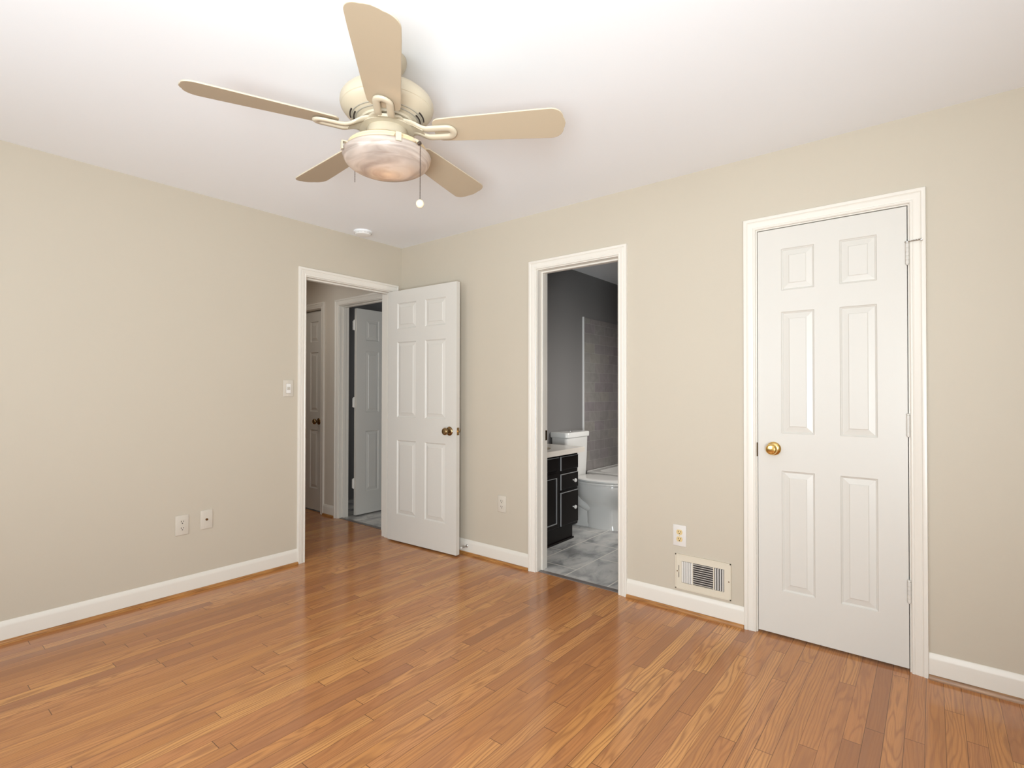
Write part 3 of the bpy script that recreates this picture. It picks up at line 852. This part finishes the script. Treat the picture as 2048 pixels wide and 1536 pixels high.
m = MB()
m.loft([egg(.30, .645, .112, 0.0002, p=2.8), egg(.30, .642, .110, .012, p=2.8), egg(.30, .632, .104, .05, p=2.8), egg(.30, .628, .103, .17, p=2.8), egg(.28, .635, .108, .205, p=2.6),
        egg(.24, .66, .135, .235), egg(.21, .69, .160, .275), egg(.20, .705, .176, .32), egg(.19, .712, .182, .36), egg(.19, .715, .184, .385), egg(.19, .713, .182, .395)])
m.build('bowl', M_PORC, to, smooth=45)
m = MB()       # trapway body behind the pedestal
m.loft([egg(.10, .44, .104, 0.0002, p=3), egg(.10, .44, .102, .022, p=3), egg(.10, .44, .088, .036, p=3), egg(.10, .44, .084, .12), egg(.09, .44, .070, .26), egg(.07, .44, .085, .34), egg(.05, .42, .10, .39)])
for sg in (-1, 1):
    m.tube([(.12, sg * .050, .375), (.135, sg * .058, .32), (.175, sg * .064, .265), (.24, sg * .064, .215), (.32, sg * .056, .18), (.42, sg * .044, .16)], .047, 18)
m.build('trapway', M_PORC, to, smooth=60)
m = MB(); m.lathe([(0, .0), (.004, 0), (.004, .045), (.0075, .046), (.0075, .052), (0, .053)], 12, Matrix.Translation((.235, -.094, .024))); m.build('floor_bolt', M_ABRASS, to)
m = MB(); m.loft([egg(.185, .716, .184, .3955), egg(.18, .720, .187, .400), egg(.18, .720, .187, .412), egg(.185, .716, .184, .416)]); m.build('seat', M_PORC, to, smooth=45)
m = MB(); m.loft([egg(.185, .714, .183, .418), egg(.18, .718, .186, .422), egg(.18, .716, .185, .434), egg(.20, .70, .172, .441), egg(.28, .62, .12, .444)]); m.build('seat_lid', M_PORC, to, smooth=45)


def rr(x0, x1, hw, z, rad=.035, bow=.0, n=6):
    pts = []
    for sx, sy, a0 in ((1, 1, 0), (-1, 1, PI / 2), (-1, -1, PI), (1, -1, 1.5 * PI)):
        cx_ = (x1 - rad) if sx > 0 else (x0 + rad * .5); r_ = rad if sx > 0 else rad * .5
        cy_ = sy * (hw - r_)
        for i in range(n + 1):
            a = a0 + PI / 2 * i / n; pts.append((cx_ + r_ * math.cos(a), cy_ + r_ * math.sin(a), z))
    return pts


m = MB(); m.loft([rr(.03, .165, .172, .385), rr(.02, .175, .182, .43), rr(.015, .182, .190, .60), rr(.012, .186, .194, .795)]); m.build('tank', M_PORC, to, smooth=40)
m = MB(); m.loft([rr(.006, .193, .201, .795), rr(.004, .198, .206, .800), rr(.004, .199, .207, .835), rr(.008, .194, .202, .844), rr(.03, .170, .180, .847)]); m.build('tank_lid', M_PORC, to, smooth=40)
m = MB(); m.lathe([(0, .8465), (.021, .8465), (.021, .851), (.017, .853), (0, .853)], 24, Matrix.Translation((.10, 0, 0))); m.build('flush_button', M_CHROME, to, smooth=40)

# ------------------------------------------------------------------ bathtub
bt = thing('bathtub', (.7425, 1.80, 0), 0, 'white bathtub against the stone tiled wall behind the toilet', 'bathtub')
L_, Wd, Ht = 1.555, .765, .405


def rrc(x0, x1, y0, y1, r, z, n=6):
    pts = []
    for cx_, cy_, a0 in ((x1 - r, y1 - r, 0), (x0 + r, y1 - r, PI / 2), (x0 + r, y0 + r, PI), (x1 - r, y0 + r, 1.5 * PI)):
        for i in range(n + 1):
            a = a0 + PI / 2 * i / n; pts.append((cx_ + r * math.cos(a), cy_ + r * math.sin(a), z))
    return pts


m = MB(); m.loft([rrc(0, L_, 0.01, Wd, .004, 0.0003), rrc(0, L_, 0.01, Wd, .004, Ht - .03), rrc(0, L_, 0, Wd, .01, Ht - .02), rrc(0, L_, 0, Wd, .01, Ht - .004), rrc(.004, L_ - .004, .006, Wd - .004, .01, Ht),
                  rrc(.08, L_ - .08, .07, Wd - .05, .10, Ht), rrc(.09, L_ - .09, .08, Wd - .06, .11, Ht - .015), rrc(.13, L_ - .16, .12, Wd - .09, .12, .12), rrc(.20, L_ - .24, .17, Wd - .14, .10, .09)])
m.build('tub_shell', M_PORC, bt, smooth=35)
# raised tile flange along the walls
m = MB(); m.box((.0, .02, Ht - .002), (.012, Wd - .012, Ht + .004), .002); m.box((.0, Wd - .012, Ht - .002), (L_, Wd - .0005, Ht + .004), .002); m.build('rim_flange', M_PORC, bt)
